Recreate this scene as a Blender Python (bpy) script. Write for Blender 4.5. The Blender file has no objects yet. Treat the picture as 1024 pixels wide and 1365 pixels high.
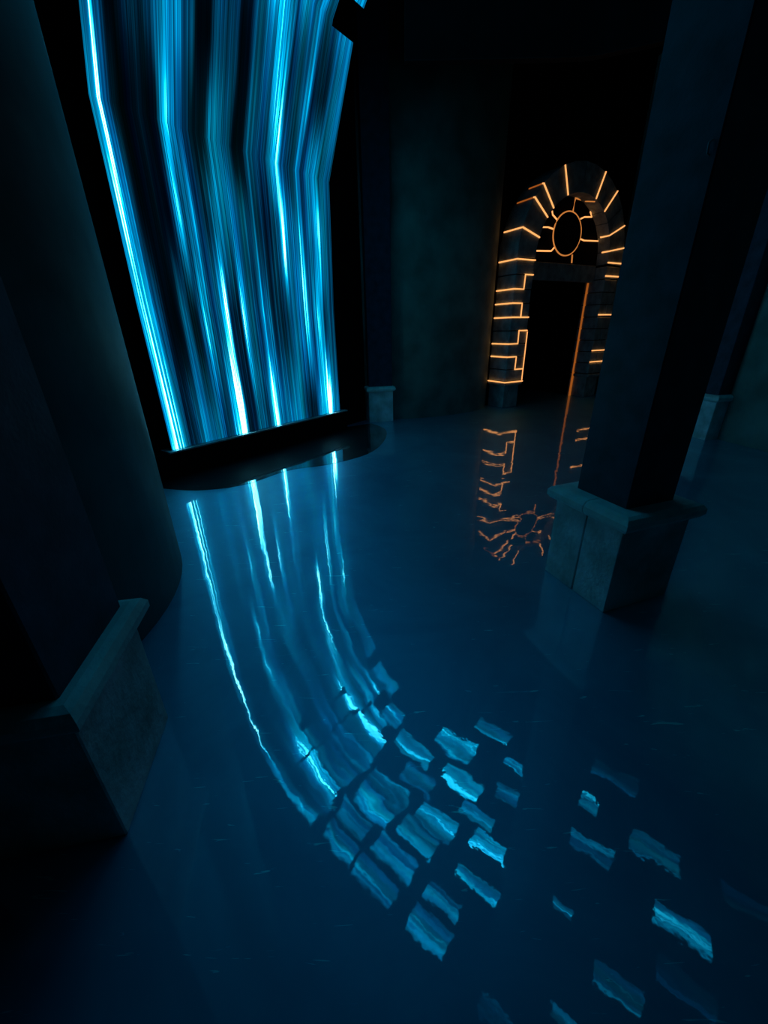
import bpy, bmesh, math, random
from mathutils import Vector, Matrix

scene = bpy.context.scene
COL = scene.collection

# ------------------------------------------------------------------ camera
cam_d = bpy.data.cameras.new('camera')
cam_d.sensor_fit = 'VERTICAL'
cam_d.sensor_height = 36.0
cam_d.lens = 36.0 * 532.15 / 1365.0
cam_d.clip_start = 0.02
cam_d.clip_end = 100
cam = bpy.data.objects.new('camera', cam_d)
COL.objects.link(cam)
cam.matrix_world = (Matrix.Translation((0, 0, 1.6))
                    @ Matrix.Rotation(math.radians(90 - 24.5), 4, 'X')
                    @ Matrix.Rotation(math.radians(-1.227), 4, 'Z'))
scene.camera = cam

# ------------------------------------------------------------------ world, exposure
world = bpy.data.worlds.new('dark_room')
scene.world = world
world.use_nodes = True
world.node_tree.nodes['Background'].inputs[0].default_value = (0, 0, 0, 1)
world.node_tree.nodes['Background'].inputs[1].default_value = 0.0
scene.view_settings.view_transform = 'Standard'
scene.view_settings.look = 'None'
scene.view_settings.gamma = 1.0
scene.view_settings.exposure = 0.0
scene.view_settings.use_curve_mapping = False

SCREEN_GAIN = 1.5
UPPER_GAIN = 1.9
STRIP_GAIN = 1.0

# ------------------------------------------------------------------ materials
def new_mat(name):
    m = bpy.data.materials.new(name)
    m.use_nodes = True
    nt = m.node_tree
    return m, nt, nt.nodes['Principled BSDF']

def N(nt, kind, **kw):
    n = nt.nodes.new(kind)
    for k, v in kw.items():
        setattr(n, k, v)
    return n

def ramp_set(node, stops):
    cr = node.color_ramp
    while len(cr.elements) > 1:
        cr.elements.remove(cr.elements[-1])
    cr.elements[0].position = stops[0][0]
    cr.elements[0].color = stops[0][1]
    for p, c in stops[1:]:
        e = cr.elements.new(p)
        e.color = c
    return node

def paint(name, col, rough=0.6, bump=0.15, scale=9.0, vary=0.35, spec=0.3):
    m, nt, b = new_mat(name)
    tc = N(nt, 'ShaderNodeTexCoord')
    nz = N(nt, 'ShaderNodeTexNoise')
    nz.inputs['Scale'].default_value = scale
    nz.inputs['Detail'].default_value = 6
    nt.links.new(tc.outputs['Object'], nz.inputs['Vector'])
    r = ramp_set(N(nt, 'ShaderNodeValToRGB'), [
        (0.3, (*[c * (1 - vary) for c in col], 1)), (0.7, (*[min(1, c * (1 + vary)) for c in col], 1))])
    nt.links.new(nz.outputs['Fac'], r.inputs['Fac'])
    nt.links.new(r.outputs['Color'], b.inputs['Base Color'])
    b.inputs['Roughness'].default_value = rough
    b.inputs['Specular IOR Level'].default_value = spec
    bp = N(nt, 'ShaderNodeBump')
    bp.inputs['Strength'].default_value = bump
    bp.inputs['Distance'].default_value = 0.02
    nz2 = N(nt, 'ShaderNodeTexNoise')
    nz2.inputs['Scale'].default_value = scale * 6
    nz2.inputs['Detail'].default_value = 4
    nt.links.new(tc.outputs['Object'], nz2.inputs['Vector'])
    nt.links.new(nz2.outputs['Fac'], bp.inputs['Height'])
    nt.links.new(bp.outputs['Normal'], b.inputs['Normal'])
    return m

M = {}
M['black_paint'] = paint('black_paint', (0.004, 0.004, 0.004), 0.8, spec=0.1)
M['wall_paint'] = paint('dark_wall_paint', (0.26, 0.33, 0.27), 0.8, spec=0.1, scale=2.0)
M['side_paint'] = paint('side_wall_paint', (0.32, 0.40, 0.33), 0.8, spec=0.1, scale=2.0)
M['column_paint'] = paint('curved_wall_paint', (0.085, 0.11, 0.095), 0.6, spec=0.3, bump=0.05, scale=3.0)
M['shaft_paint'] = paint('shaft_paint', (0.045, 0.05, 0.08), 0.5, bump=0.06, spec=0.35)
M['stone'] = paint('pedestal_stone', (0.74, 0.80, 0.73), 0.65, bump=0.35, scale=5.0, vary=0.4)
M['cap_stone'] = paint('cap_stone', (0.74, 0.80, 0.74), 0.5, bump=0.2, scale=7.0, vary=0.2)
M['gate_stone'] = paint('gate_stone', (0.27, 0.34, 0.34), 0.7, bump=0.5, scale=6.0, vary=0.4)
M['gate_core'] = paint('gate_core', (0.012, 0.012, 0.012), 0.9, spec=0.05)
M['housing'] = paint('panel_housing', (0.006, 0.006, 0.006), 0.6, bump=0.02, spec=0.2)
M['metal'] = paint('dull_metal', (0.35, 0.36, 0.38), 0.4, bump=0.05, spec=0.5)

def floor_mat(name, base_a, base_b, coat=1.0, rough=0.35, spec=0.35, metal=0.0):
    m, nt, b = new_mat(name)
    tc = N(nt, 'ShaderNodeTexCoord')
    # colour: cloudy marbling
    nz = N(nt, 'ShaderNodeTexNoise')
    nz.inputs['Scale'].default_value = 1.3
    nz.inputs['Detail'].default_value = 8
    nz.inputs['Roughness'].default_value = 0.62
    nz.inputs['Distortion'].default_value = 0.8
    nt.links.new(tc.outputs['Object'], nz.inputs['Vector'])
    r = ramp_set(N(nt, 'ShaderNodeValToRGB'), [(0.3, (*base_a, 1)), (0.7, (*base_b, 1))])
    nt.links.new(nz.outputs['Fac'], r.inputs['Fac'])
    # scuffs: short pale trowel strokes
    mp = N(nt, 'ShaderNodeMapping')
    mp.inputs['Rotation'].default_value = (0, 0, math.radians(35))
    mp.inputs['Scale'].default_value = (1.2, 11.0, 1.0)
    nt.links.new(tc.outputs['Object'], mp.inputs['Vector'])
    ns = N(nt, 'ShaderNodeTexNoise')
    ns.inputs['Scale'].default_value = 4.5
    ns.inputs['Detail'].default_value = 3
    ns.inputs['Distortion'].default_value = 1.2
    nt.links.new(mp.outputs['Vector'], ns.inputs['Vector'])
    sr = ramp_set(N(nt, 'ShaderNodeValToRGB'), [(0.69, (0, 0, 0, 1)), (0.76, (1, 1, 1, 1))])
    nt.links.new(ns.outputs['Fac'], sr.inputs['Fac'])
    mix = N(nt, 'ShaderNodeMixRGB')
    mix.inputs['Color2'].default_value = (base_b[0] * 3 + 0.02, base_b[1] * 3 + 0.02, base_b[2] * 2.4 + 0.02, 1)
    nt.links.new(sr.outputs['Color'], mix.inputs['Fac'])
    nt.links.new(r.outputs['Color'], mix.inputs['Color1'])
    nt.links.new(mix.outputs['Color'], b.inputs['Base Color'])
    b.inputs['Roughness'].default_value = rough
    b.inputs['Specular IOR Level'].default_value = spec
    b.inputs['Metallic'].default_value = metal
    b.inputs['Coat Weight'].default_value = coat
    b.inputs['Coat Roughness'].default_value = 0.018
    b.inputs['Coat IOR'].default_value = 3.1
    # hand-poured resin: long soft undulation plus short ripples
    n1 = N(nt, 'ShaderNodeTexNoise')
    n1.inputs['Scale'].default_value = 2.6
    n1.inputs['Detail'].default_value = 2
    n1.inputs['Distortion'].default_value = 0.6
    nt.links.new(tc.outputs['Object'], n1.inputs['Vector'])
    n2 = N(nt, 'ShaderNodeTexNoise')
    n2.inputs['Scale'].default_value = 13.0
    n2.inputs['Detail'].default_value = 3
    nt.links.new(tc.outputs['Object'], n2.inputs['Vector'])
    ma = N(nt, 'ShaderNodeMath', operation='MULTIPLY_ADD')
    ma.inputs[1].default_value = 0.11
    nt.links.new(n2.outputs['Fac'], ma.inputs[0])
    nt.links.new(n1.outputs['Fac'], ma.inputs[2])
    bp = N(nt, 'ShaderNodeBump')
    bp.inputs['Strength'].default_value = 1.0
    bp.inputs['Distance'].default_value = 0.0018
    nt.links.new(ma.outputs[0], bp.inputs['Height'])
    nt.links.new(bp.outputs['Normal'], b.inputs['Coat Normal'])
    return m

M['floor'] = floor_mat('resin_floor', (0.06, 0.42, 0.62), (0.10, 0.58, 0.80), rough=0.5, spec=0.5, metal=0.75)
M['dark_patch'] = floor_mat('dark_resin_patch', (0.004, 0.008, 0.012), (0.012, 0.022, 0.03), rough=0.5, spec=0.1)

# -- moving-image content of the video wall: intensity across the width (metres) at several heights
LEVELS = [
 (0.15, [(0,1.1),(.06,1.45),(.15,1.1),(.2,.55),(.24,.25),(.34,.22),(.38,.45),(.48,.7),(.55,.45),(.7,.6),(.77,.3),(.86,.38),(.92,.9),(1.03,1.9),(1.08,1.3),(1.12,.18),(1.26,.2),(1.3,.5),(1.4,.45),(1.5,.28),(1.57,1.0),(1.64,1.7),(1.7,.6),(1.8,.5),(2.1,.75),(2.22,.35),(2.3,.18),(2.45,.2),(2.52,.8),(2.68,1.0),(2.76,1.9),(2.85,.6)]),
 (1.38, [(0,.95),(.07,1.2),(.16,.9),(.2,.45),(.27,.3),(.3,.05),(.42,.05),(.47,.3),(.54,.6),(.58,.15),(.66,.15),(.7,.5),(.78,.85),(.83,.5),(.93,.45),(1.0,.9),(1.05,1.5),(1.1,.25),(1.24,.18),(1.3,1.3),(1.36,.4),(1.54,.35),(1.62,.8),(1.7,.6),(1.76,.25),(2.03,.25),(2.12,.7),(2.3,.6),(2.4,1.1),(2.5,.5),(2.63,1.1),(2.78,.3)]),
 (2.48, [(0,.7),(.04,1.0),(.07,1.6),(.1,.8),(.17,.55),(.22,.1),(.26,.03),(.4,.08),(.53,.04),(.59,.6),(.64,1.25),(.68,.5),(.75,.5),(.8,.95),(.86,.3),(.97,.18),(1.04,.5),(1.12,.7),(1.25,.5),(1.3,.7),(1.37,.4),(1.6,.4),(1.68,.25),(1.86,.28),(2.0,.5),(2.09,1.5),(2.16,.6),(2.3,.5),(2.37,.95),(2.43,.4),(2.75,1.1),(2.82,.4)]),
 (3.25, [(0,.6),(.05,.7),(.075,1.7),(.1,.7),(.15,.4),(.22,.1),(.26,.02),(.42,.12),(.5,.03),(.57,.1),(.61,.7),(.66,1.3),(.71,.8),(.8,.5),(.88,.3),(.94,.12),(1.06,.1),(1.12,.5),(1.25,.55),(1.38,.35),(1.43,.05),(1.54,.06),(1.58,.35),(1.88,.45),(1.97,1.0),(2.04,1.35),(2.1,.4),(2.3,.3),(2.37,.85),(2.42,.3),(2.67,.8),(2.75,.45)]),
 (3.95, [(0,.5),(.05,.6),(.072,1.5),(.095,.5),(.16,.35),(.2,.03),(.26,.03),(.32,.22),(.48,.2),(.56,.3),(.6,.7),(.8,.75),(.85,.4),(.94,.35),(.98,.03),(1.12,.03),(1.17,.32),(1.41,.38),(1.46,.04),(1.56,.05),(1.6,.35),(1.85,.45),(1.93,.9),(2.05,1.05),(2.1,.2),(2.3,.4),(2.42,.9),(2.47,.2),(2.68,.18),(2.74,.5),(2.93,.7),(3.0,.6)]),
 (5.2, [(0,.5),(.05,1.2),(.1,.4),(.2,.15),(.35,.2),(.5,.9),(.6,1.3),(.7,.8),(.8,.4),(.95,.2),(1.1,.3),(1.2,.45),(1.3,.3),(1.42,.5),(1.5,.35),(1.62,.3),(1.75,.8),(1.85,1.3),(1.93,.7),(2.05,.3),(2.2,1.0),(2.28,.9),(2.35,.3),(2.45,.9),(2.5,.4),(2.6,.3),(2.75,.7),(2.85,.8),(2.93,.5),(3.0,.4)]),
 (6.5, [(0,.6),(.1,.85),(.2,.5),(.4,.6),(.5,.95),(.6,.55),(.85,.6),(.95,1.0),(1.05,.55),(1.3,.5),(1.45,.9),(1.55,.55),(1.7,.5),(1.85,.8),(2.0,.5),(2.15,.9),(2.3,.55),(2.5,.6),(2.6,.95),(2.75,.55),(2.9,.85),(3.0,.6)]),
]

def screen_mat():
    m, nt, b = new_mat('video_content')
    nt.nodes.remove(b)
    out = nt.nodes['Material Output']
    uv = N(nt, 'ShaderNodeUVMap', uv_map='UVMap')
    sep = N(nt, 'ShaderNodeSeparateXYZ')
    nt.links.new(uv.outputs['UV'], sep.inputs[0])
    # u in 0..1 over 3.0 m ; v in 0..1 over 12 m of sheet length
    wob = N(nt, 'ShaderNodeTexNoise')
    wob.inputs['Scale'].default_value = 1.0
    wob.inputs['Detail'].default_value = 1
    mpw = N(nt, 'ShaderNodeMapping')
    mpw.inputs['Scale'].default_value = (3.0, 9.0, 1)
    nt.links.new(uv.outputs['UV'], mpw.inputs['Vector'])
    nt.links.new(mpw.outputs['Vector'], wob.inputs['Vector'])
    wu = N(nt, 'ShaderNodeMath', operation='MULTIPLY_ADD')
    wu.inputs[1].default_value = 0.02
    nt.links.new(wob.outputs['Fac'], wu.inputs[0])
    nt.links.new(sep.outputs['X'], wu.inputs[2])
    wu2 = N(nt, 'ShaderNodeMath', operation='SUBTRACT')
    wu2.inputs[1].default_value = 0.01
    nt.links.new(wu.outputs[0], wu2.inputs[0])
    prev = None
    ps = None
    for s, lst in LEVELS:
        r = N(nt, 'ShaderNodeValToRGB')
        ramp_set(r, [(min(1, u / 3.0), (i / 2, i / 2, i / 2, 1)) for u, i in lst])
        nt.links.new(wu2.outputs[0], r.inputs['Fac'])
        if prev is None:
            prev = r.outputs['Color']
        else:
            mr = N(nt, 'ShaderNodeMapRange', interpolation_type='SMOOTHSTEP')
            mr.inputs['From Min'].default_value = ps / 12
            mr.inputs['From Max'].default_value = s / 12
            nt.links.new(sep.outputs['Y'], mr.inputs['Value'])
            mx = N(nt, 'ShaderNodeMixRGB')
            nt.links.new(mr.outputs[0], mx.inputs['Fac'])
            nt.links.new(prev, mx.inputs['Color1'])
            nt.links.new(r.outputs['Color'], mx.inputs['Color2'])
            prev = mx.outputs['Color']
        ps = s
    # fine hair-thin streaks
    def streak(su, sv, detail, lo, hi):
        mp = N(nt, 'ShaderNodeMapping')
        mp.inputs['Scale'].default_value = (su, sv, 1)
        nt.links.new(uv.outputs['UV'], mp.inputs['Vector'])
        t = N(nt, 'ShaderNodeTexNoise')
        t.inputs['Scale'].default_value = 1.0
        t.inputs['Detail'].default_value = detail
        nt.links.new(mp.outputs['Vector'], t.inputs['Vector'])
        mr = N(nt, 'ShaderNodeMapRange')
        mr.inputs['From Min'].default_value = 0.3
        mr.inputs['From Max'].default_value = 0.7
        mr.inputs['To Min'].default_value = lo
        mr.inputs['To Max'].default_value = hi
        nt.links.new(t.outputs['Fac'], mr.inputs['Value'])
        return mr.outputs[0]
    a = streak(230, 3, 3, 0.35, 1.6)
    c = streak(75, 4, 1, 0.65, 1.3)
    d = streak(9, 14, 1, 0.85, 1.12)
    m1 = N(nt, 'ShaderNodeMath', operation='MULTIPLY'); nt.links.new(a, m1.inputs[0]); nt.links.new(c, m1.inputs[1])
    m2 = N(nt, 'ShaderNodeMath', operation='MULTIPLY'); nt.links.new(m1.outputs[0], m2.inputs[0]); nt.links.new(d, m2.inputs[1])
    m3 = N(nt, 'ShaderNodeMath', operation='MULTIPLY'); pw = N(nt, 'ShaderNodeMath', operation='POWER'); pw.inputs[1].default_value = 1.2; nt.links.new(prev, pw.inputs[0])
    pg = N(nt, 'ShaderNodeMath', operation='MULTIPLY'); pg.inputs[1].default_value = 1.12; nt.links.new(pw.outputs[0], pg.inputs[0])
    nt.links.new(m2.outputs[0], m3.inputs[0]); nt.links.new(pg.outputs[0], m3.inputs[1])
    at = N(nt, 'ShaderNodeAttribute', attribute_type='OBJECT', attribute_name='gain')
    m4 = N(nt, 'ShaderNodeMath', operation='MULTIPLY'); nt.links.new(m3.outputs[0], m4.inputs[0]); nt.links.new(at.outputs['Fac'], m4.inputs[1])
    ac = N(nt, 'ShaderNodeAttribute', attribute_type='OBJECT', attribute_name='peak')
    m5 = N(nt, 'ShaderNodeMath', operation='MINIMUM'); nt.links.new(m4.outputs[0], m5.inputs[0]); nt.links.new(ac.outputs['Fac'], m5.inputs[1])
    m4 = m5
    blue = ramp_set(N(nt, 'ShaderNodeValToRGB'), [
        (0.0, (0, 0, 0.0006, 1)), (0.06, (0, 0.004, 0.014, 1)), (0.16, (0, 0.03, 0.10, 1)), (0.3, (0, 0.105, 0.30, 1)),
        (0.45, (0, 0.27, 0.62, 1)), (0.60, (0.0, 0.47, 0.9, 1)), (0.75, (0.07, 0.72, 1, 1)), (1.0, (0.3, 0.88, 1, 1))])
    teal = ramp_set(N(nt, 'ShaderNodeValToRGB'), [
        (0.0, (0, 0.0005, 0.0006, 1)), (0.06, (0, 0.006, 0.010, 1)), (0.16, (0, 0.042, 0.072, 1)), (0.3, (0, 0.135, 0.24, 1)),
        (0.45, (0, 0.31, 0.54, 1)), (0.60, (0.0, 0.52, 0.85, 1)), (0.75, (0.07, 0.75, 1, 1)), (1.0, (0.3, 0.9, 1, 1))])
    nt.links.new(m4.outputs[0], blue.inputs['Fac'])
    nt.links.new(m4.outputs[0], teal.inputs['Fac'])
    hue = streak(26, 6, 1, 0.0, 1.0)
    mx = N(nt, 'ShaderNodeMixRGB')
    nt.links.new(hue, mx.inputs['Fac'])
    nt.links.new(blue.outputs['Color'], mx.inputs['Color1'])
    nt.links.new(teal.outputs['Color'], mx.inputs['Color2'])
    em = N(nt, 'ShaderNodeEmission')
    # overdrive the brightest lines the way the display does
    st = N(nt, 'ShaderNodeMapRange')
    st.inputs['From Min'].default_value = 0.56
    st.inputs['From Max'].default_value = 1.0
    st.inputs['To Min'].default_value = 1.0 * SCREEN_GAIN
    st.inputs['To Max'].default_value = 9.0 * SCREEN_GAIN
    nt.links.new(m4.outputs[0], st.inputs['Value'])
    nt.links.new(mx.outputs['Color'], em.inputs['Color'])
    # the upper, overhanging part of the sheet is boosted to light the room
    up = N(nt, 'ShaderNodeMapRange', interpolation_type='SMOOTHSTEP')
    up.inputs['From Min'].default_value = 4.2 / 12
    up.inputs['From Max'].default_value = 5.0 / 12
    up.inputs['To Min'].default_value = 1.0
    up.inputs['To Max'].default_value = UPPER_GAIN
    nt.links.new(sep.outputs['Y'], up.inputs['Value'])
    ms = N(nt, 'ShaderNodeMath', operation='MULTIPLY')
    nt.links.new(st.outputs[0], ms.inputs[0]); nt.links.new(up.outputs[0], ms.inputs[1])
    ap = N(nt, 'ShaderNodeAttribute', attribute_type='OBJECT', attribute_name='power')
    mq = N(nt, 'ShaderNodeMath', operation='MULTIPLY')
    nt.links.new(ms.outputs[0], mq.inputs[0]); nt.links.new(ap.outputs['Fac'], mq.inputs[1])
    nt.links.new(mq.outputs[0], em.inputs['Strength'])
    nt.links.new(em.outputs[0], out.inputs['Surface'])
    return m

M['video'] = screen_mat()

def glow(name, col, strength):
    m, nt, b = new_mat(name)
    b.inputs['Base Color'].default_value = (0.3, 0.2, 0.1, 1)
    b.inputs['Emission Color'].default_value = (*col, 1)
    b.inputs['Emission Strength'].default_value = strength
    return m
M['strip'] = glow('orange_light_strip', (1.0, 0.40, 0.12), 1.3 * STRIP_GAIN)
M['strip_dim'] = glow('deep_orange_light_strip', (1.0, 0.25, 0.03), 0.30 * STRIP_GAIN)
M['strip_thin'] = glow('amber_light_line', (1.0, 0.33, 0.07), 0.55 * STRIP_GAIN)

# ------------------------------------------------------------------ helpers
def link(name, me, mats, parent=None):
    o = bpy.data.objects.new(name, me)
    COL.objects.link(o)
    for k in (mats if isinstance(mats, (list, tuple)) else [mats]):
        me.materials.append(M[k] if isinstance(k, str) else k)
    if parent is not None:
        o.parent = parent
    return o

def tag(o, label=None, cat=None, group=None, kind=None):
    if label: o['label'] = label
    if cat: o['category'] = cat
    if group: o['group'] = group
    if kind: o['kind'] = kind
    return o

def empty(name, loc=(0, 0, 0), rz=0.0, **kw):
    o = bpy.data.objects.new(name, None)
    COL.objects.link(o)
    o.empty_display_size = 0.1
    o.location = loc
    o.rotation_euler = (0, 0, rz)
    return tag(o, **kw)

def bm_mesh(name, bm, smooth=False):
    me = bpy.data.meshes.new(name)
    bm.normal_update()
    bm.to_mesh(me)
    bm.free()
    if smooth:
        for p in me.polygons:
            p.use_smooth = True
    return me

def hexa(bm, pts):
    """eight corners: bottom ring of four, top ring of four"""
    v = [bm.verts.new(p) for p in pts]
    fs = [(3, 2, 1, 0), (4, 5, 6, 7), (0, 1, 5, 4), (1, 2, 6, 5), (2, 3, 7, 6), (3, 0, 4, 7)]
    return [bm.faces.new([v[i] for i in f]) for f in fs]

def box(bm, x0, x1, y0, y1, z0, z1):
    return hexa(bm, [(x0, y0, z0), (x1, y0, z0), (x1, y1, z0), (x0, y1, z0),
                     (x0, y0, z1), (x1, y0, z1), (x1, y1, z1), (x0, y1, z1)])

def fix(bm):
    bmesh.ops.recalc_face_normals(bm, faces=bm.faces[:])

def bevel(bm, w, seg=1):
    bmesh.ops.bevel(bm, geom=bm.edges[:], offset=w, segments=seg, affect='EDGES', profile=0.5)

def tube_mesh(name, pts, r, seg=6, closed=False):
    bm = bmesh.new()
    pts = [Vector(p) for p in pts]
    n = len(pts)
    rings = []
    for i, p in enumerate(pts):
        if closed:
            t = (pts[(i + 1) % n] - pts[i - 1]).normalized()
        else:
            t = (pts[min(i + 1, n - 1)] - pts[max(i - 1, 0)]).normalized()
        ref = Vector((0, 0, 1)) if abs(t.z) < 0.9 else Vector((1, 0, 0))
        x = t.cross(ref).normalized()
        y = t.cross(x).normalized()
        rings.append([bm.verts.new(p + r * (x * math.cos(2 * math.pi * k / seg) + y * math.sin(2 * math.pi * k / seg))) for k in range(seg)])
    for i in range(n if closed else n - 1):
        a, b = rings[i], rings[(i + 1) % n]
        for k in range(seg):
            bm.faces.new((a[k], a[(k + 1) % seg], b[(k + 1) % seg], b[k]))
    if not closed:
        bm.faces.new(rings[0]); bm.faces.new(rings[-1])
    fix(bm)
    return bm_mesh(name, bm)

# ------------------------------------------------------------------ room shell
ZC = 6.35
def slab(name, poly, z0, z1, mat, kind='structure', parent=None):
    bm = bmesh.new()
    lo = [bm.verts.new((x, y, z0)) for x, y in poly]
    hi = [bm.verts.new((x, y, z1)) for x, y in poly]
    bm.faces.new(lo[::-1]); bm.faces.new(hi)
    n = len(poly)
    for i in range(n):
        bm.faces.new((lo[i], lo[(i + 1) % n], hi[(i + 1) % n], hi[i]))
    fix(bm)
    return tag(link(name, bm_mesh(name, bm), mat, parent), kind=kind)

def wall(name, pts, mat, th=0.12, z0=0.0, z1=ZC, smooth=False):
    """pts run so that the room lies on the right-hand side; thickness goes to the left"""
    bm = bmesh.new()
    P = [Vector((x, y, 0)) for x, y in pts]
    offs = []
    for i in range(len(P)):
        t = (P[min(i + 1, len(P) - 1)] - P[max(i - 1, 0)]).normalized()
        offs.append(P[i] + Vector((-t.y, t.x, 0)) * th)
    rows = []
    for a, b in zip(P, offs):
        rows.append([bm.verts.new((a.x, a.y, z0)), bm.verts.new((a.x, a.y, z1)), bm.verts.new((b.x, b.y, z1)), bm.verts.new((b.x, b.y, z0))])
    for i in range(len(rows) - 1):
        for k in range(4):
            f = bm.faces.new((rows[i][k], rows[i][(k + 1) % 4], rows[i + 1][(k + 1) % 4], rows[i + 1][k]))
            f.smooth = smooth and k in (0, 2)
    bm.faces.new(rows[0]); bm.faces.new(rows[-1][::-1])
    fix(bm)
    return tag(link(name, bm_mesh(name, bm), mat), kind='structure')

slab('floor', [(-6.5, -4.6), (7.5, -4.6), (7.5, 14.5), (-6.5, 14.5)], -0.1, 0.0, 'floor')
slab('ceiling', [(-6.5, -4.6), (7.5, -4.6), (7.5, 14.5), (-6.5, 14.5)], ZC, ZC + 0.1, 'black_paint')

# video wall frame: origin at the lower left corner of the picture, U along it, W into the room
BL = Vector((-2.52, 4.68, 0))
U = Vector((0.599, 0.801, 0)).normalized()
W = Vector((U.y, -U.x, 0))
def SW(u, n, z):
    p = BL + U * u + W * n
    return Vector((p.x, p.y, z))

# portal frame: A along the face, D into the wall
C0 = Vector((2.70, 8.84, 0))
PA = math.radians(28)
A_ = Vector((math.cos(PA), math.sin(PA), 0))
D_ = Vector((-math.sin(PA), math.cos(PA), 0))
def PW(a, d, z):
    p = C0 + A_ * a + D_ * d
    return Vector((p.x, p.y, z))

CC, CR = (-3.0, 1.95), 1.6
arc = [(CC[0] + CR * math.cos(math.radians(t)), CC[1] + CR * math.sin(math.radians(t))) for t in range(-140, 151, 5)]
wall('wall_left', arc, 'column_paint', smooth=True)
p0, p1 = SW(-1.9, -0.16, 0), SW(3.95, -0.16, 0)
wall('wall_screen', [(p0.x, p0.y), (p1.x, p1.y)], 'black_paint')
def bez(pts, n=8):
    """Catmull-Rom through the points"""
    P = [Vector((*p, 0)) for p in pts]
    out = []
    for i in range(len(P) - 1):
        a, b, c, d = P[max(i - 1, 0)], P[i], P[i + 1], P[min(i + 2, len(P) - 1)]
        for k in range(n):
            t = k / n
            q = 0.5 * ((2 * b) + (c - a) * t + (2 * a - 5 * b + 4 * c - d) * t * t + (3 * b - a - 3 * c + d) * t ** 3)
            out.append((q.x, q.y))
    out.append(pts[-1])
    return out
pl = PW(-0.18, 0.46, 0)
wall('wall_back', bez([(p1.x - 0.02, p1.y - 0.1), (0.75, 7.97), (1.45, 8.25), (2.05, 8.68), (pl.x, pl.y)]), 'wall_paint', smooth=True)
pr_ = PW(3.02, 0.5, 0)
wall('wall_right_far', [(pr_.x + .4, pr_.y), (5.75, 9.2), (5.75, 7.4), (5.06, 5.9)], 'wall_paint')
wall('wall_right', bez([(5.06, 5.9), (5.2, 5.2), (5.55, 3.6), (5.75, 1.6), (5.6, -0.6), (4.7, -4.2)]), 'side_paint', smooth=True)
wall('wall_front', [(4.7, -4.2), (-3.7, -4.2), (-3.7, 1.1)], 'black_paint')

# darker half-oval patch of floor before the video wall
patch_outline = bez([(-2.75, 4.35), (-2.1, 4.2), (-1.6, 4.36), (-1.2, 4.84), (-0.72, 5.05), (-0.22, 5.5), (0.02, 6.2), (0.06, 7.0), (-0.2, 7.55)], 6)
patch_outline += [tuple(SW(3.1, -0.1, 0)[:2]), tuple(SW(-0.3, -0.1, 0)[:2])]
slab('floor_dark_patch', patch_outline, -0.05, 0.003, 'dark_patch')

# added curved blocker that shades the far wall's upper part, with a thin rim
BH = bez([(0.35, 6.3), (0.9, 6.3), (1.6, 6.3), (2.41, 6.29), (2.77, 6.18), (3.12, 6.05), (3.51, 5.82), (3.9, 5.5)], 5)
wall('ceiling_light_blocker', BH, 'black_paint', th=0.1, z0=4.4, z1=ZC - 0.002)
tag(link('trim_1', tube_mesh('trim_1', [(x, y - 0.004, 4.4) for x, y in BH], 0.006), 'housing'), kind='structure')

# ------------------------------------------------------------------ video wall
PROF = [(0, .34), (0.005, 1.9), (0.07, 3.5), (0.62, 4.8), (1.25, 5.5), (2.0, 5.85), (3.0, 6.0), (14, 6.0)]
SL = [0.0]
for (a, b), (c, d) in zip(PROF, PROF[1:]):
    SL.append(SL[-1] + math.hypot(c - a, d - b))
def prof_at_s(s):
    for i in range(len(PROF) - 1):
        if s <= SL[i + 1] or i == len(PROF) - 2:
            t = (s - SL[i]) / (SL[i + 1] - SL[i])
            return (PROF[i][0] + t * (PROF[i + 1][0] - PROF[i][0]), PROF[i][1] + t * (PROF[i + 1][1] - PROF[i][1]))
def s_at_n(n):
    for i in range(len(PROF) - 1):
        if n <= PROF[i + 1][0]:
            t = (n - PROF[i][0]) / (PROF[i + 1][0] - PROF[i][0])
            return SL[i] + t * (SL[i + 1] - SL[i])

def panel_mesh(u0, u1, s0, s1, th=0.05):
    cuts = [s0] + [s for s in SL if s0 + 1e-4 < s < s1 - 1e-4] + [s1]
    bm = bmesh.new()
    uvl = bm.loops.layers.uv.new('UVMap')
    pr = [prof_at_s(s) for s in cuts]
    # back side offset away from the room
    nrm = []
    for i in range(len(pr)):
        a, b = pr[max(i - 1, 0)], pr[min(i + 1, len(pr) - 1)]
        tx, tz = b[0] - a[0], b[1] - a[1]
        l = math.hypot(tx, tz)
        nrm.append((-tz / l, tx / l))
    fr = [[bm.verts.new(SW(u, p[0], p[1])) for u in (u0, u1)] for p in pr]
    bk = [[bm.verts.new(SW(u, p[0] + q[0] * th, p[1] + q[1] * th)) for u in (u0, u1)] for p, q in zip(pr, nrm)]
    for i in range(len(pr) - 1):
        f = bm.faces.new((fr[i][0], fr[i][1], fr[i + 1][1], fr[i + 1][0]))
        f.material_index = 0
        for l, (u, s) in zip(f.loops, ((u0, cuts[i]), (u1, cuts[i]), (u1, cuts[i + 1]), (u0, cuts[i + 1]))):
            l[uvl].uv = (u / 3.0, s / 12.0)
        for q in ((bk[i][1], bk[i][0], bk[i + 1][0], bk[i + 1][1]), (fr[i][0], fr[i + 1][0], bk[i + 1][0], bk[i][0]), (fr[i + 1][1], fr[i][1], bk[i][1], bk[i + 1][1])):
            bm.faces.new(q).material_index = 1
    bm.faces.new((fr[0][1], fr[0][0], bk[0][0], bk[0][1])).material_index = 1
    bm.faces.new((fr[-1][0], fr[-1][1], bk[-1][1], bk[-1][0])).material_index = 1
    bm.normal_update()
    return bm_mesh('screen_panel', bm)

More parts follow.
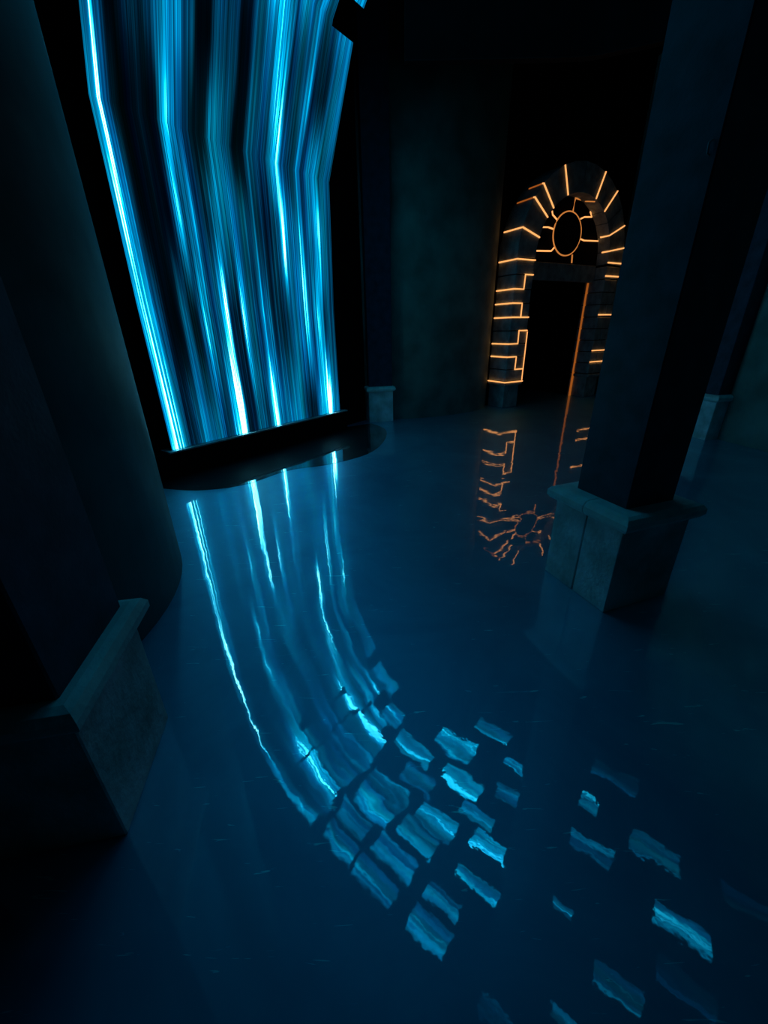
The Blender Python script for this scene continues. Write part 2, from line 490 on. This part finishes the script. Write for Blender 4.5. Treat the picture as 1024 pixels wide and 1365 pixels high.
vw = empty('video_screen', SW(1.5, 0, 0.34), label='tall curved video wall showing a cyan waterfall of light streaks', cat='video wall')
INV = Matrix.Translation(-vw.location)
CW = 2.99 / 8
# where each column of panels breaks: list of (from, to) in reach from the wall; None = starts at the sill
COLS = [
    [(None, 1.58)],
    [(None, 0.90), (0.93, 1.58)],
    [(None, 0.60), (0.64, 0.93), (0.97, 1.62)],
    [(None, 0.95), (0.99, 1.65)],
    [(None, 0.68), (0.72, 0.96), (1.0, 1.65)],
    [(None, 1.02), (1.08, 1.48)],
    [(None, 1.08), (1.30, 1.66)],
    [(None, 0.60), (0.78, 1.24)],
]
ROW = SL[2] / 5
for c, segs in enumerate(COLS):
    u0, u1 = c * CW, (c + 1) * CW
    for a, b in segs:
        if a is None:
            cuts = [ROW * k for k in range(6)]
            e = s_at_n(b)
            while cuts[-1] + 1.0 < e:
                cuts.append(cuts[-1] + 0.714)
            cuts.append(e)
        else:
            cuts = [s_at_n(a), s_at_n(b)]
        for s0, s1 in zip(cuts, cuts[1:]):
            me = panel_mesh(u0 + (0.008 if a else 0), u1 - (0.008 if a else 0), s0, s1)
            me.transform(INV)
            o = link('screen_panel', me, ['video', 'housing'], vw)
            o['gain'] = 1.0
            o['power'] = 1.0
            o['peak'] = 1.0 if s0 < 4.5 else 0.68

# loose panels breaking away along the ceiling: u0, u1, reach0, reach1, gain
CLUSTER = [
    (0.0, .33, 1.66, 2.32, .7), (0.0, .31, 2.40, 3.04, .6), (0.0, .34, 3.37, 3.98, .8),
    (.40, .72, 1.66, 2.28, .6), (.42, .74, 2.45, 3.12, .8), (.45, .68, 3.40, 3.92, .7),
    (.77, 1.10, 1.74, 2.46, 1.0), (.87, 1.21, 2.62, 3.26, .9), (.97, 1.13, 3.63, 4.28, 1.0),
    (1.12, 1.46, 1.74, 2.50, .6), (1.23, 1.58, 2.72, 3.40, 1.0), (1.42, 1.71, 3.63, 4.28, 1.3),
    (1.60, 1.94, 2.18, 2.78, .6), (1.75, 2.02, 3.28, 3.86, .8), (2.0, 2.38, 1.75, 2.50, .9),
    (2.07, 2.42, 2.80, 3.47, 1.2), (2.38, 2.68, 3.65, 4.06, .5), (2.64, 3.0, 2.32, 3.10, .9),
    (2.97, 3.2, 3.57, 4.05, 1.2), (3.34, 3.70, 2.80, 3.56, .9),
]
STRAYS = [
    (3.80, 4.14, 5.0, 5.68, .5), (3.10, 3.37, 4.97, 5.21, 1.3), (2.37, 2.65, 4.98, 5.53, .9), (2.93, 3.22, 5.78, 6.42, .9),
    (1.35, 1.57, 4.90, 5.22, 1.0), (2.07, 2.35, 6.13, 6.77, 1.2), (2.99, 3.25, 6.9, 7.5, .3), (.95, 1.25, 5.56, 6.12, .7),
    (1.45, 1.72, 6.22, 6.85, .3), (.36, .52, 5.2, 5.7, .7), (-.08, .08, 4.5, 5.0, .4),
]
def loose(u0, u1, n0, n1, gain, power, label, group):
    s0, s1 = s_at_n(n0), s_at_n(n1)
    me = panel_mesh(u0, u1, s0, s1)
    ctr = SW((u0 + u1) / 2, *prof_at_s((s0 + s1) / 2))
    me.transform(Matrix.Translation(-ctr))
    if u1 > 3.0:                       # columns beyond the wall's width replay its left part
        for l in me.uv_layers[0].data:
            l.uv[0] -= 0.8
    o = link('led_panel', me, ['video', 'housing'])
    o.location = ctr
    o['gain'] = gain
    o['power'] = power
    o['peak'] = 0.62
    return tag(o, label, 'light panel', group)
for t in CLUSTER:
    t = t[:4] + (t[4] * 1.25,)
    loose(*t, 0.85, 'blue-lit rectangular ceiling panel in the staggered cluster ending the video wall', 'staggered panels at the end of the video wall')
for k, t in enumerate(STRAYS):
    t = t[:4] + (t[4] * 1.1,)
    if k == 1:
        lab = 'small nearly square blue-lit ceiling panel drifted apart from the staggered cluster'
    elif t[4] < 0.5:
        lab = 'very dim dark-blue ceiling panel drifted apart from the staggered cluster'
    else:
        lab = 'clearly lit oblong blue ceiling panel drifted apart from the staggered cluster'
    loose(*t, 0.36, lab, 'scattered ceiling panels')

# sill below the picture
pln = empty('screen_plinth', SW(1.5, 0, 0), label='low black plinth with a thin lip under the video wall', cat='plinth')
IP = Matrix.Translation(-pln.location)
def swbox(u0, u1, n0, n1, z0, z1, bw=0.0):
    bm = bmesh.new()
    hexa(bm, [SW(u0, n0, z0), SW(u1, n0, z0), SW(u1, n1, z0), SW(u0, n1, z0), SW(u0, n0, z1), SW(u1, n0, z1), SW(u1, n1, z1), SW(u0, n1, z1)])
    fix(bm)
    if bw: bevel(bm, bw)
    return bm
me = bm_mesh('plinth_body', swbox(-0.35, 3.12, -0.155, 0.035, 0.0, 0.315)); me.transform(IP)
link('plinth_body', me, 'black_paint', pln)
me = bm_mesh('lip', swbox(-0.07, 3.12, -0.155, 0.07, 0.315, 0.337, 0.005)); me.transform(IP)
tag(link('lip', me, 'metal', pln), label='thin projecting lip catching the light of the picture')

# ------------------------------------------------------------------ pillars on pedestals
def bullnose_mesh(hx0, hx1, hy, z0, z1, r, cut0=False, cut1=False, seg=5):
    """cap stone: rectangle x in [hx0,hx1], y in [-hy,hy], rounded outer edge; cut ends stay square"""
    bm = bmesh.new()
    prof = []
    zc, hz = (z0 + z1) / 2, (z1 - z0) / 2
    for k in range(seg + 1):
        t = -math.pi / 2 + math.pi * k / seg
        prof.append((r * (math.cos(t) - 1), zc + hz * math.sin(t)))
    rings = []
    for off, z in prof:
        x0 = hx0 - (0 if cut0 else off); x1 = hx1 + (0 if cut1 else off)
        y = hy + off
        rings.append([bm.verts.new(p) for p in ((x0, -y, z), (x1, -y, z), (x1, y, z), (x0, y, z))])
    for a, b in zip(rings, rings[1:]):
        for k in range(4):
            bm.faces.new((a[k], a[(k + 1) % 4], b[(k + 1) % 4], b[k]))
    bm.faces.new(rings[0][::-1]); bm.faces.new(rings[-1])
    fix(bm)
    return bm_mesh('cap_stone', bm)

def pillar(loc, rz, label, body=0.52, capw=0.62, shaft=0.37, hp=0.65, split=False, hook=False, dy=None, shaft_y=0.0):
    """dy: (front, back) half extents for pilasters let into the wall"""
    r = empty('pillar', (loc[0], loc[1], 0), rz, label=label, cat='pillar', kind='thing', group='square pillars on stone pedestals')
    h = body / 2
    zc = hp - 0.095
    parts = [(-h, -0.0025), (0.0025, h)] if split else [(-h, h)]
    for x0, x1 in parts:
        bm = bmesh.new()
        box(bm, x0, x1, -h, h, 0, zc)
        fix(bm); bevel(bm, 0.005)
        link('pedestal_block', bm_mesh('pedestal_block', bm), 'stone', r)
    if split:
        bm = bmesh.new(); box(bm, -0.02, 0.02, -h + 0.012, h - 0.012, 0, zc); fix(bm)
        link('mortar_joint', bm_mesh('mortar_joint', bm), 'gate_core', r)
    c = capw / 2
    if split:
        link('cap_stone', bullnose_mesh(-c, -0.003, c, zc, hp, 0.045, cut1=True), 'cap_stone', r)
        link('cap_stone', bullnose_mesh(0.003, c, c, zc, hp, 0.045, cut0=True), 'cap_stone', r)
    else:
        link('cap_stone', bullnose_mesh(-c, c, c, zc, hp, 0.045), 'cap_stone', r)
    s = shaft / 2
    bm = bmesh.new(); box(bm, -s, s, shaft_y - s, shaft_y + s, hp, ZC - 0.002); fix(bm)
    bmesh.ops.bevel(bm, geom=[e for e in bm.edges if abs(e.verts[0].co.z - e.verts[1].co.z) > 1], offset=0.006, segments=1, affect='EDGES')
    sh = link('shaft', bm_mesh('shaft', bm), 'shaft_paint', r)
    if hook:
        pts = [(0.152, -s + 0.002, 2.225), (0.152, -s - 0.012, 2.23), (0.150, -s - 0.014, 2.265), (0.150, -s + 0.002, 2.275)]
        tag(link('wall_hook', tube_mesh('wall_hook', pts, 0.004), 'metal', sh), label='small metal hook')
    return r

# free-standing one in the room: its local +x runs along the right-hand face, local y along the seam-bearing face
a0 = math.radians(19.5)
def rot(x, y, a): return (x * math.cos(a) - y * math.sin(a), x * math.sin(a) + y * math.cos(a))
o = pillar((1.485, 2.285), a0 - math.pi / 2, 'black square pillar on a two-piece stone pedestal standing free on the floor', split=True, hook=True)
pillar((-0.055 + 0.0, 7.91), math.radians(11.5), 'black pillar on a pale stone pedestal against the wall beside the video wall', body=0.46, capw=0.55, shaft=0.44)
pillar((5.02, 6.16), math.radians(14.0), 'black pillar on a stone pedestal against the curved wall behind the free-standing pillar', body=0.50, capw=0.60, shaft=0.44)
pillar((-1.205, 1.01), math.radians(10.0), 'black pillar on a stone pedestal before the curved left wall', body=0.48, capw=0.58, shaft=0.44)

# ------------------------------------------------------------------ gateway
gate = empty('stone_gateway', tuple(PW(1.46, 0, 0)), label='arched stone gateway with glowing orange joints and a sun ring over its door', cat='gateway')
IG = Matrix.Translation(-gate.location)
def gpart(name, me, mat, label=None, parent=gate):
    me.transform(IG)
    o = link(name, me, mat, parent)
    if label: o['label'] = label
    return o
def pbox(a0, a1, d0, d1, z0, z1, bw=0.0):
    bm = bmesh.new()
    hexa(bm, [PW(a0, d0, z0), PW(a1, d0, z0), PW(a1, d1, z0), PW(a0, d1, z0), PW(a0, d0, z1), PW(a1, d0, z1), PW(a1, d1, z1), PW(a0, d1, z1)])
    fix(bm)
    if bw: bevel(bm, bw)
    return bm
AC, ZS, RO, RI, DEP, REC = 1.46, 2.85, 1.56, 1.09, 0.50, 0.28
rnd = random.Random(4)
COURSES = [.55, .79, 1.04, 1.29, 1.535, 1.78, 2.03, 2.275, 2.525, 2.77]
SPLIT = {1: .145, 3: .145, 5: .145, 7: .145}     # courses with an upright joint
for side in (-1, 1):
    def aa(x):           # x measured from the outer face inwards
        return AC - RO + x if side < 0 else AC + RO - x
    wd = RO - RI
    def sb(x0, x1, d0, d1, z0, z1, bw):
        a0_, a1_ = sorted((aa(x0), aa(x1)))
        return pbox(a0_, a1_, d0, d1, z0, z1, bw)
    gpart('pier_core', bm_mesh('pier_core', sb(0.02, wd - 0.02, 0.02, DEP, 0.5, ZS, 0)), 'gate_core')
    gpart('plinth_stone', bm_mesh('plinth_stone', sb(0.03, wd - 0.02, 0.03, DEP, 0, 0.47, 0.012)), 'gate_stone')
    gpart('plinth_moulding', bm_mesh('plinth_moulding', sb(-0.03, wd + 0.01, -0.03, DEP, 0.47, 0.535, 0.014)), 'gate_stone')
    for i, (z0, z1) in enumerate(zip(COURSES, COURSES[1:])):
        j = rnd.uniform(-0.008, 0.008)
        if i in SPLIT:
            x = 0.245
            gpart('stone', bm_mesh('stone', sb(j, x - 0.006, j, DEP, z0 + 0.008, z1 - 0.008, 0.012)), 'gate_stone')
            gpart('stone', bm_mesh('stone', sb(x + 0.006, wd - j, -j, DEP, z0 + 0.008, z1 - 0.008, 0.012)), 'gate_stone')
        else:
            gpart('stone', bm_mesh('stone', sb(j, wd, j, DEP, z0 + 0.008, z1 - 0.008, 0.012)), 'gate_stone')
# voussoirs
ANG = [182.5, 164.5, 145.5, 135.0, 113.5, 92.0, 70.2, 51.0, 38.0, 25.2, 10.0, -2.5]
def ring_pt(t, r, d):
    return PW(AC + r * math.cos(math.radians(t)), d, ZS + r * math.sin(math.radians(t)))
for t0, t1 in zip(ANG, ANG[1:]):
    n = max(1, round((t0 - t1) / 9))
    bm = bmesh.new()
    rows = []
    for k in range(n + 1):
        t = t0 - 0.35 + (t1 - t0 + 0.7) * k / n
        rows.append([bm.verts.new(ring_pt(t, r, d)) for r, d in ((RI, 0), (RO, 0), (RO, DEP), (RI, DEP))])
    for a, b in zip(rows, rows[1:]):
        for k in range(4):
            bm.faces.new((a[k], a[(k + 1) % 4], b[(k + 1) % 4], b[k]))
    bm.faces.new(rows[0]); bm.faces.new(rows[-1])
    fix(bm)
    gpart('voussoir', bm_mesh('voussoir', bm), 'gate_stone')
bm = bmesh.new()          # dark core behind the joints
rows = []
for k in range(25):
    t = 184 - 188 * k / 24
    rows.append([bm.verts.new(ring_pt(t, r, d)) for r, d in ((RI + .02, 0.02), (RO - .02, 0.02), (RO - .02, DEP - .01), (RI + .02, DEP - .01))])
for a, b in zip(rows, rows[1:]):
    for k in range(4):
        bm.faces.new((a[k], a[(k + 1) % 4], b[(k + 1) % 4], b[k]))
bm.faces.new(rows[0]); bm.faces.new(rows[-1]); fix(bm)
gpart('arch_core', bm_mesh('arch_core', bm), 'gate_core')
aI_ = AC - RI
# tympanum over the door
bm = bmesh.new()
out = [(AC - RI - .01, 2.49), (AC + RI + .01, 2.49)]
out += [(AC + (RI + .01) * math.cos(math.radians(t)), ZS + (RI + .01) * math.sin(math.radians(t))) for t in range(0, 181, 10)]
fa = [bm.verts.new(PW(a, REC, z)) for a, z in out]
fb = [bm.verts.new(PW(a, DEP - .01, z)) for a, z in out]
bm.faces.new(fa); bm.faces.new(fb[::-1])
for i in range(len(fa)):
    k = (i + 1) % len(fa)
    bm.faces.new((fa[i], fb[i], fb[k], fa[k]))
fix(bm)
gpart('tympanum', bm_mesh('tympanum', bm), 'gate_core')
gpart('lintel', bm_mesh('lintel', pbox(aI_ + .005, AC + RI - .005, REC - .02, REC + .1, 2.485, 2.80, 0.01)), 'gate_stone')
# sun disc and ring
EA, EB, ZR = 0.40, 0.37, 3.315
bm = bmesh.new()
k = 32
f1 = [bm.verts.new(PW(AC + EA * math.cos(2 * math.pi * i / k), REC - 0.03, ZR + EB * math.sin(2 * math.pi * i / k))) for i in range(k)]
f2 = [bm.verts.new(PW(AC + EA * math.cos(2 * math.pi * i / k), REC + 0.01, ZR + EB * math.sin(2 * math.pi * i / k))) for i in range(k)]
bm.faces.new(f1); bm.faces.new(f2[::-1])
for i in range(k):
    bm.faces.new((f1[i], f2[i], f2[(i + 1) % k], f1[(i + 1) % k]))
fix(bm)
disc = gpart('sun_disc', bm_mesh('sun_disc', bm), 'gate_core')
gpart('sun_ring', tube_mesh('sun_ring', [PW(AC + (EA + .008) * math.cos(2 * math.pi * i / 48), REC - 0.025, ZR + (EB + .008) * math.sin(2 * math.pi * i / 48)) for i in range(48)], 0.013, closed=True), 'strip_thin', 'glowing amber sun ring')

SR = 0.0135
def strip(pts, mat='strip', r=SR):
    return gpart('light_strip', tube_mesh('light_strip', pts, r), mat, 'glowing orange joint' if mat == 'strip' else None)
e = 0.008
def tym(p): return [PW(a, REC - e, z) for a, z in p]
aL, aI, aR = AC - RO, AC - RI, AC + RI
# left pier joints: side return, then front, then the step
def ljoint(z, a_end, more=()):
    strip([PW(aL - e, DEP - .02, z), PW(aL - e, -e, z), PW(a_end, -e, z)] + [PW(a, -e, zz) for a, zz in more])
ljoint(2.77, aI)
ljoint(2.275, .145, [(.15, 2.525), (aI - .01, 2.525)])
ljoint(2.03, .145, [(.145, 1.78)])
ljoint(1.78, aI)
ljoint(1.29, .145, [(.14, 1.535), (aI, 1.535)])
ljoint(1.04, .145, [(.14, .79), (aI + .01, .79)])
strip([PW(aL - .034, DEP - .02, .542), PW(aL - .034, -.034, .542), PW(aI + .01, -.034, .542)])
strip([PW(aI + e, -e, 1.515), PW(aI + e, -e, .56)], r=0.011)
# arch joints, left haunch: extrados then front
for t, dback in ((164.5, DEP - .03), (145.5, 0.42), (135.0, 0.34)):
    strip([ring_pt(t, RO + e, 0.02), ring_pt(t, RO + e, -e), ring_pt(t, RI, -e)])
    strip([ring_pt(t, RO + e, dback), ring_pt(t, RO + e, 0.02)], 'strip' if t > 150 else 'strip_dim', r=0.012 if t < 150 else SR)
strip([ring_pt(113.5, RO, -e), ring_pt(113.5, RI, -e)])
strip([ring_pt(70.2, RO, -e), ring_pt(70.2, RI, -e)])
strip([ring_pt(51, RO, -e), ring_pt(51, RI, -e)])
# right haunch: intrados joints run out to the front
strip(tym([(1.90, 3.26), (2.02, 3.24), (2.50, 3.26)]) + [PW(2.50, REC - e, 3.40), ring_pt(25.2, RI - e, .2), ring_pt(25.2, RI - e, 0), ring_pt(25.2, RO, -e)])
strip([ring_pt(10, RI - e, .17), ring_pt(10, RI - e, -e), ring_pt(10, RO, -e)])
for z in (2.83, 2.58, 1.82, 1.065, .815):
    strip([PW(aR - e, -e, z), PW(AC + RO, -e, z)])
# rays of the sun on the tympanum
strip(tym([(1.55, 3.70), (1.57, 3.92), (1.78, 3.91)]), 'strip_thin', 0.015)
strip(tym([(1.81, 3.60), (1.92, 3.64), (2.14, 3.66), (2.07, 3.75)]), 'strip', 0.015)
strip([PW(1.80, REC - .06, 3.88), ring_pt(67, RI - e, 0.05)], 'strip_thin', 0.010)
strip(tym([(1.72, 2.97), (1.74, 2.82)]), 'strip_thin', 0.015)
strip(tym([(0.96, 3.66), (0.99, 3.60), (1.13, 3.53)]), 'strip', 0.014)
strip(tym([(0.76, 3.38), (0.91, 3.39), (1.06, 3.37)]), 'strip', 0.014)
strip(tym([(0.66, 2.98), (1.08, 3.00), (1.16, 3.07)]), 'strip', 0.015)
# upright light at the back edge of the right-hand reveal
gpart('jamb_light', bm_mesh('jamb_light', pbox(aR - .02, aR + .02, .385, .42, .0, 2.48)), 'strip_dim', 'tall deep orange light along the door jamb')
# wall around the gateway and the dark passage behind it
def pslab(name, a0, a1, d0, d1, z0, z1, mat):
    return tag(link(name, bm_mesh(name, pbox(a0, a1, d0, d1, z0, z1)), mat), kind='structure')
pslab('wall_gate_top', -0.6, 3.6, .505, .63, 4.30, ZC, 'black_paint')
pslab('wall_gate_left', -0.35, 0.0, .505, .63, 0, 4.30, 'black_paint')
pslab('wall_gate_right', 2.95, 3.3, .505, .63, 0, 4.30, 'black_paint')
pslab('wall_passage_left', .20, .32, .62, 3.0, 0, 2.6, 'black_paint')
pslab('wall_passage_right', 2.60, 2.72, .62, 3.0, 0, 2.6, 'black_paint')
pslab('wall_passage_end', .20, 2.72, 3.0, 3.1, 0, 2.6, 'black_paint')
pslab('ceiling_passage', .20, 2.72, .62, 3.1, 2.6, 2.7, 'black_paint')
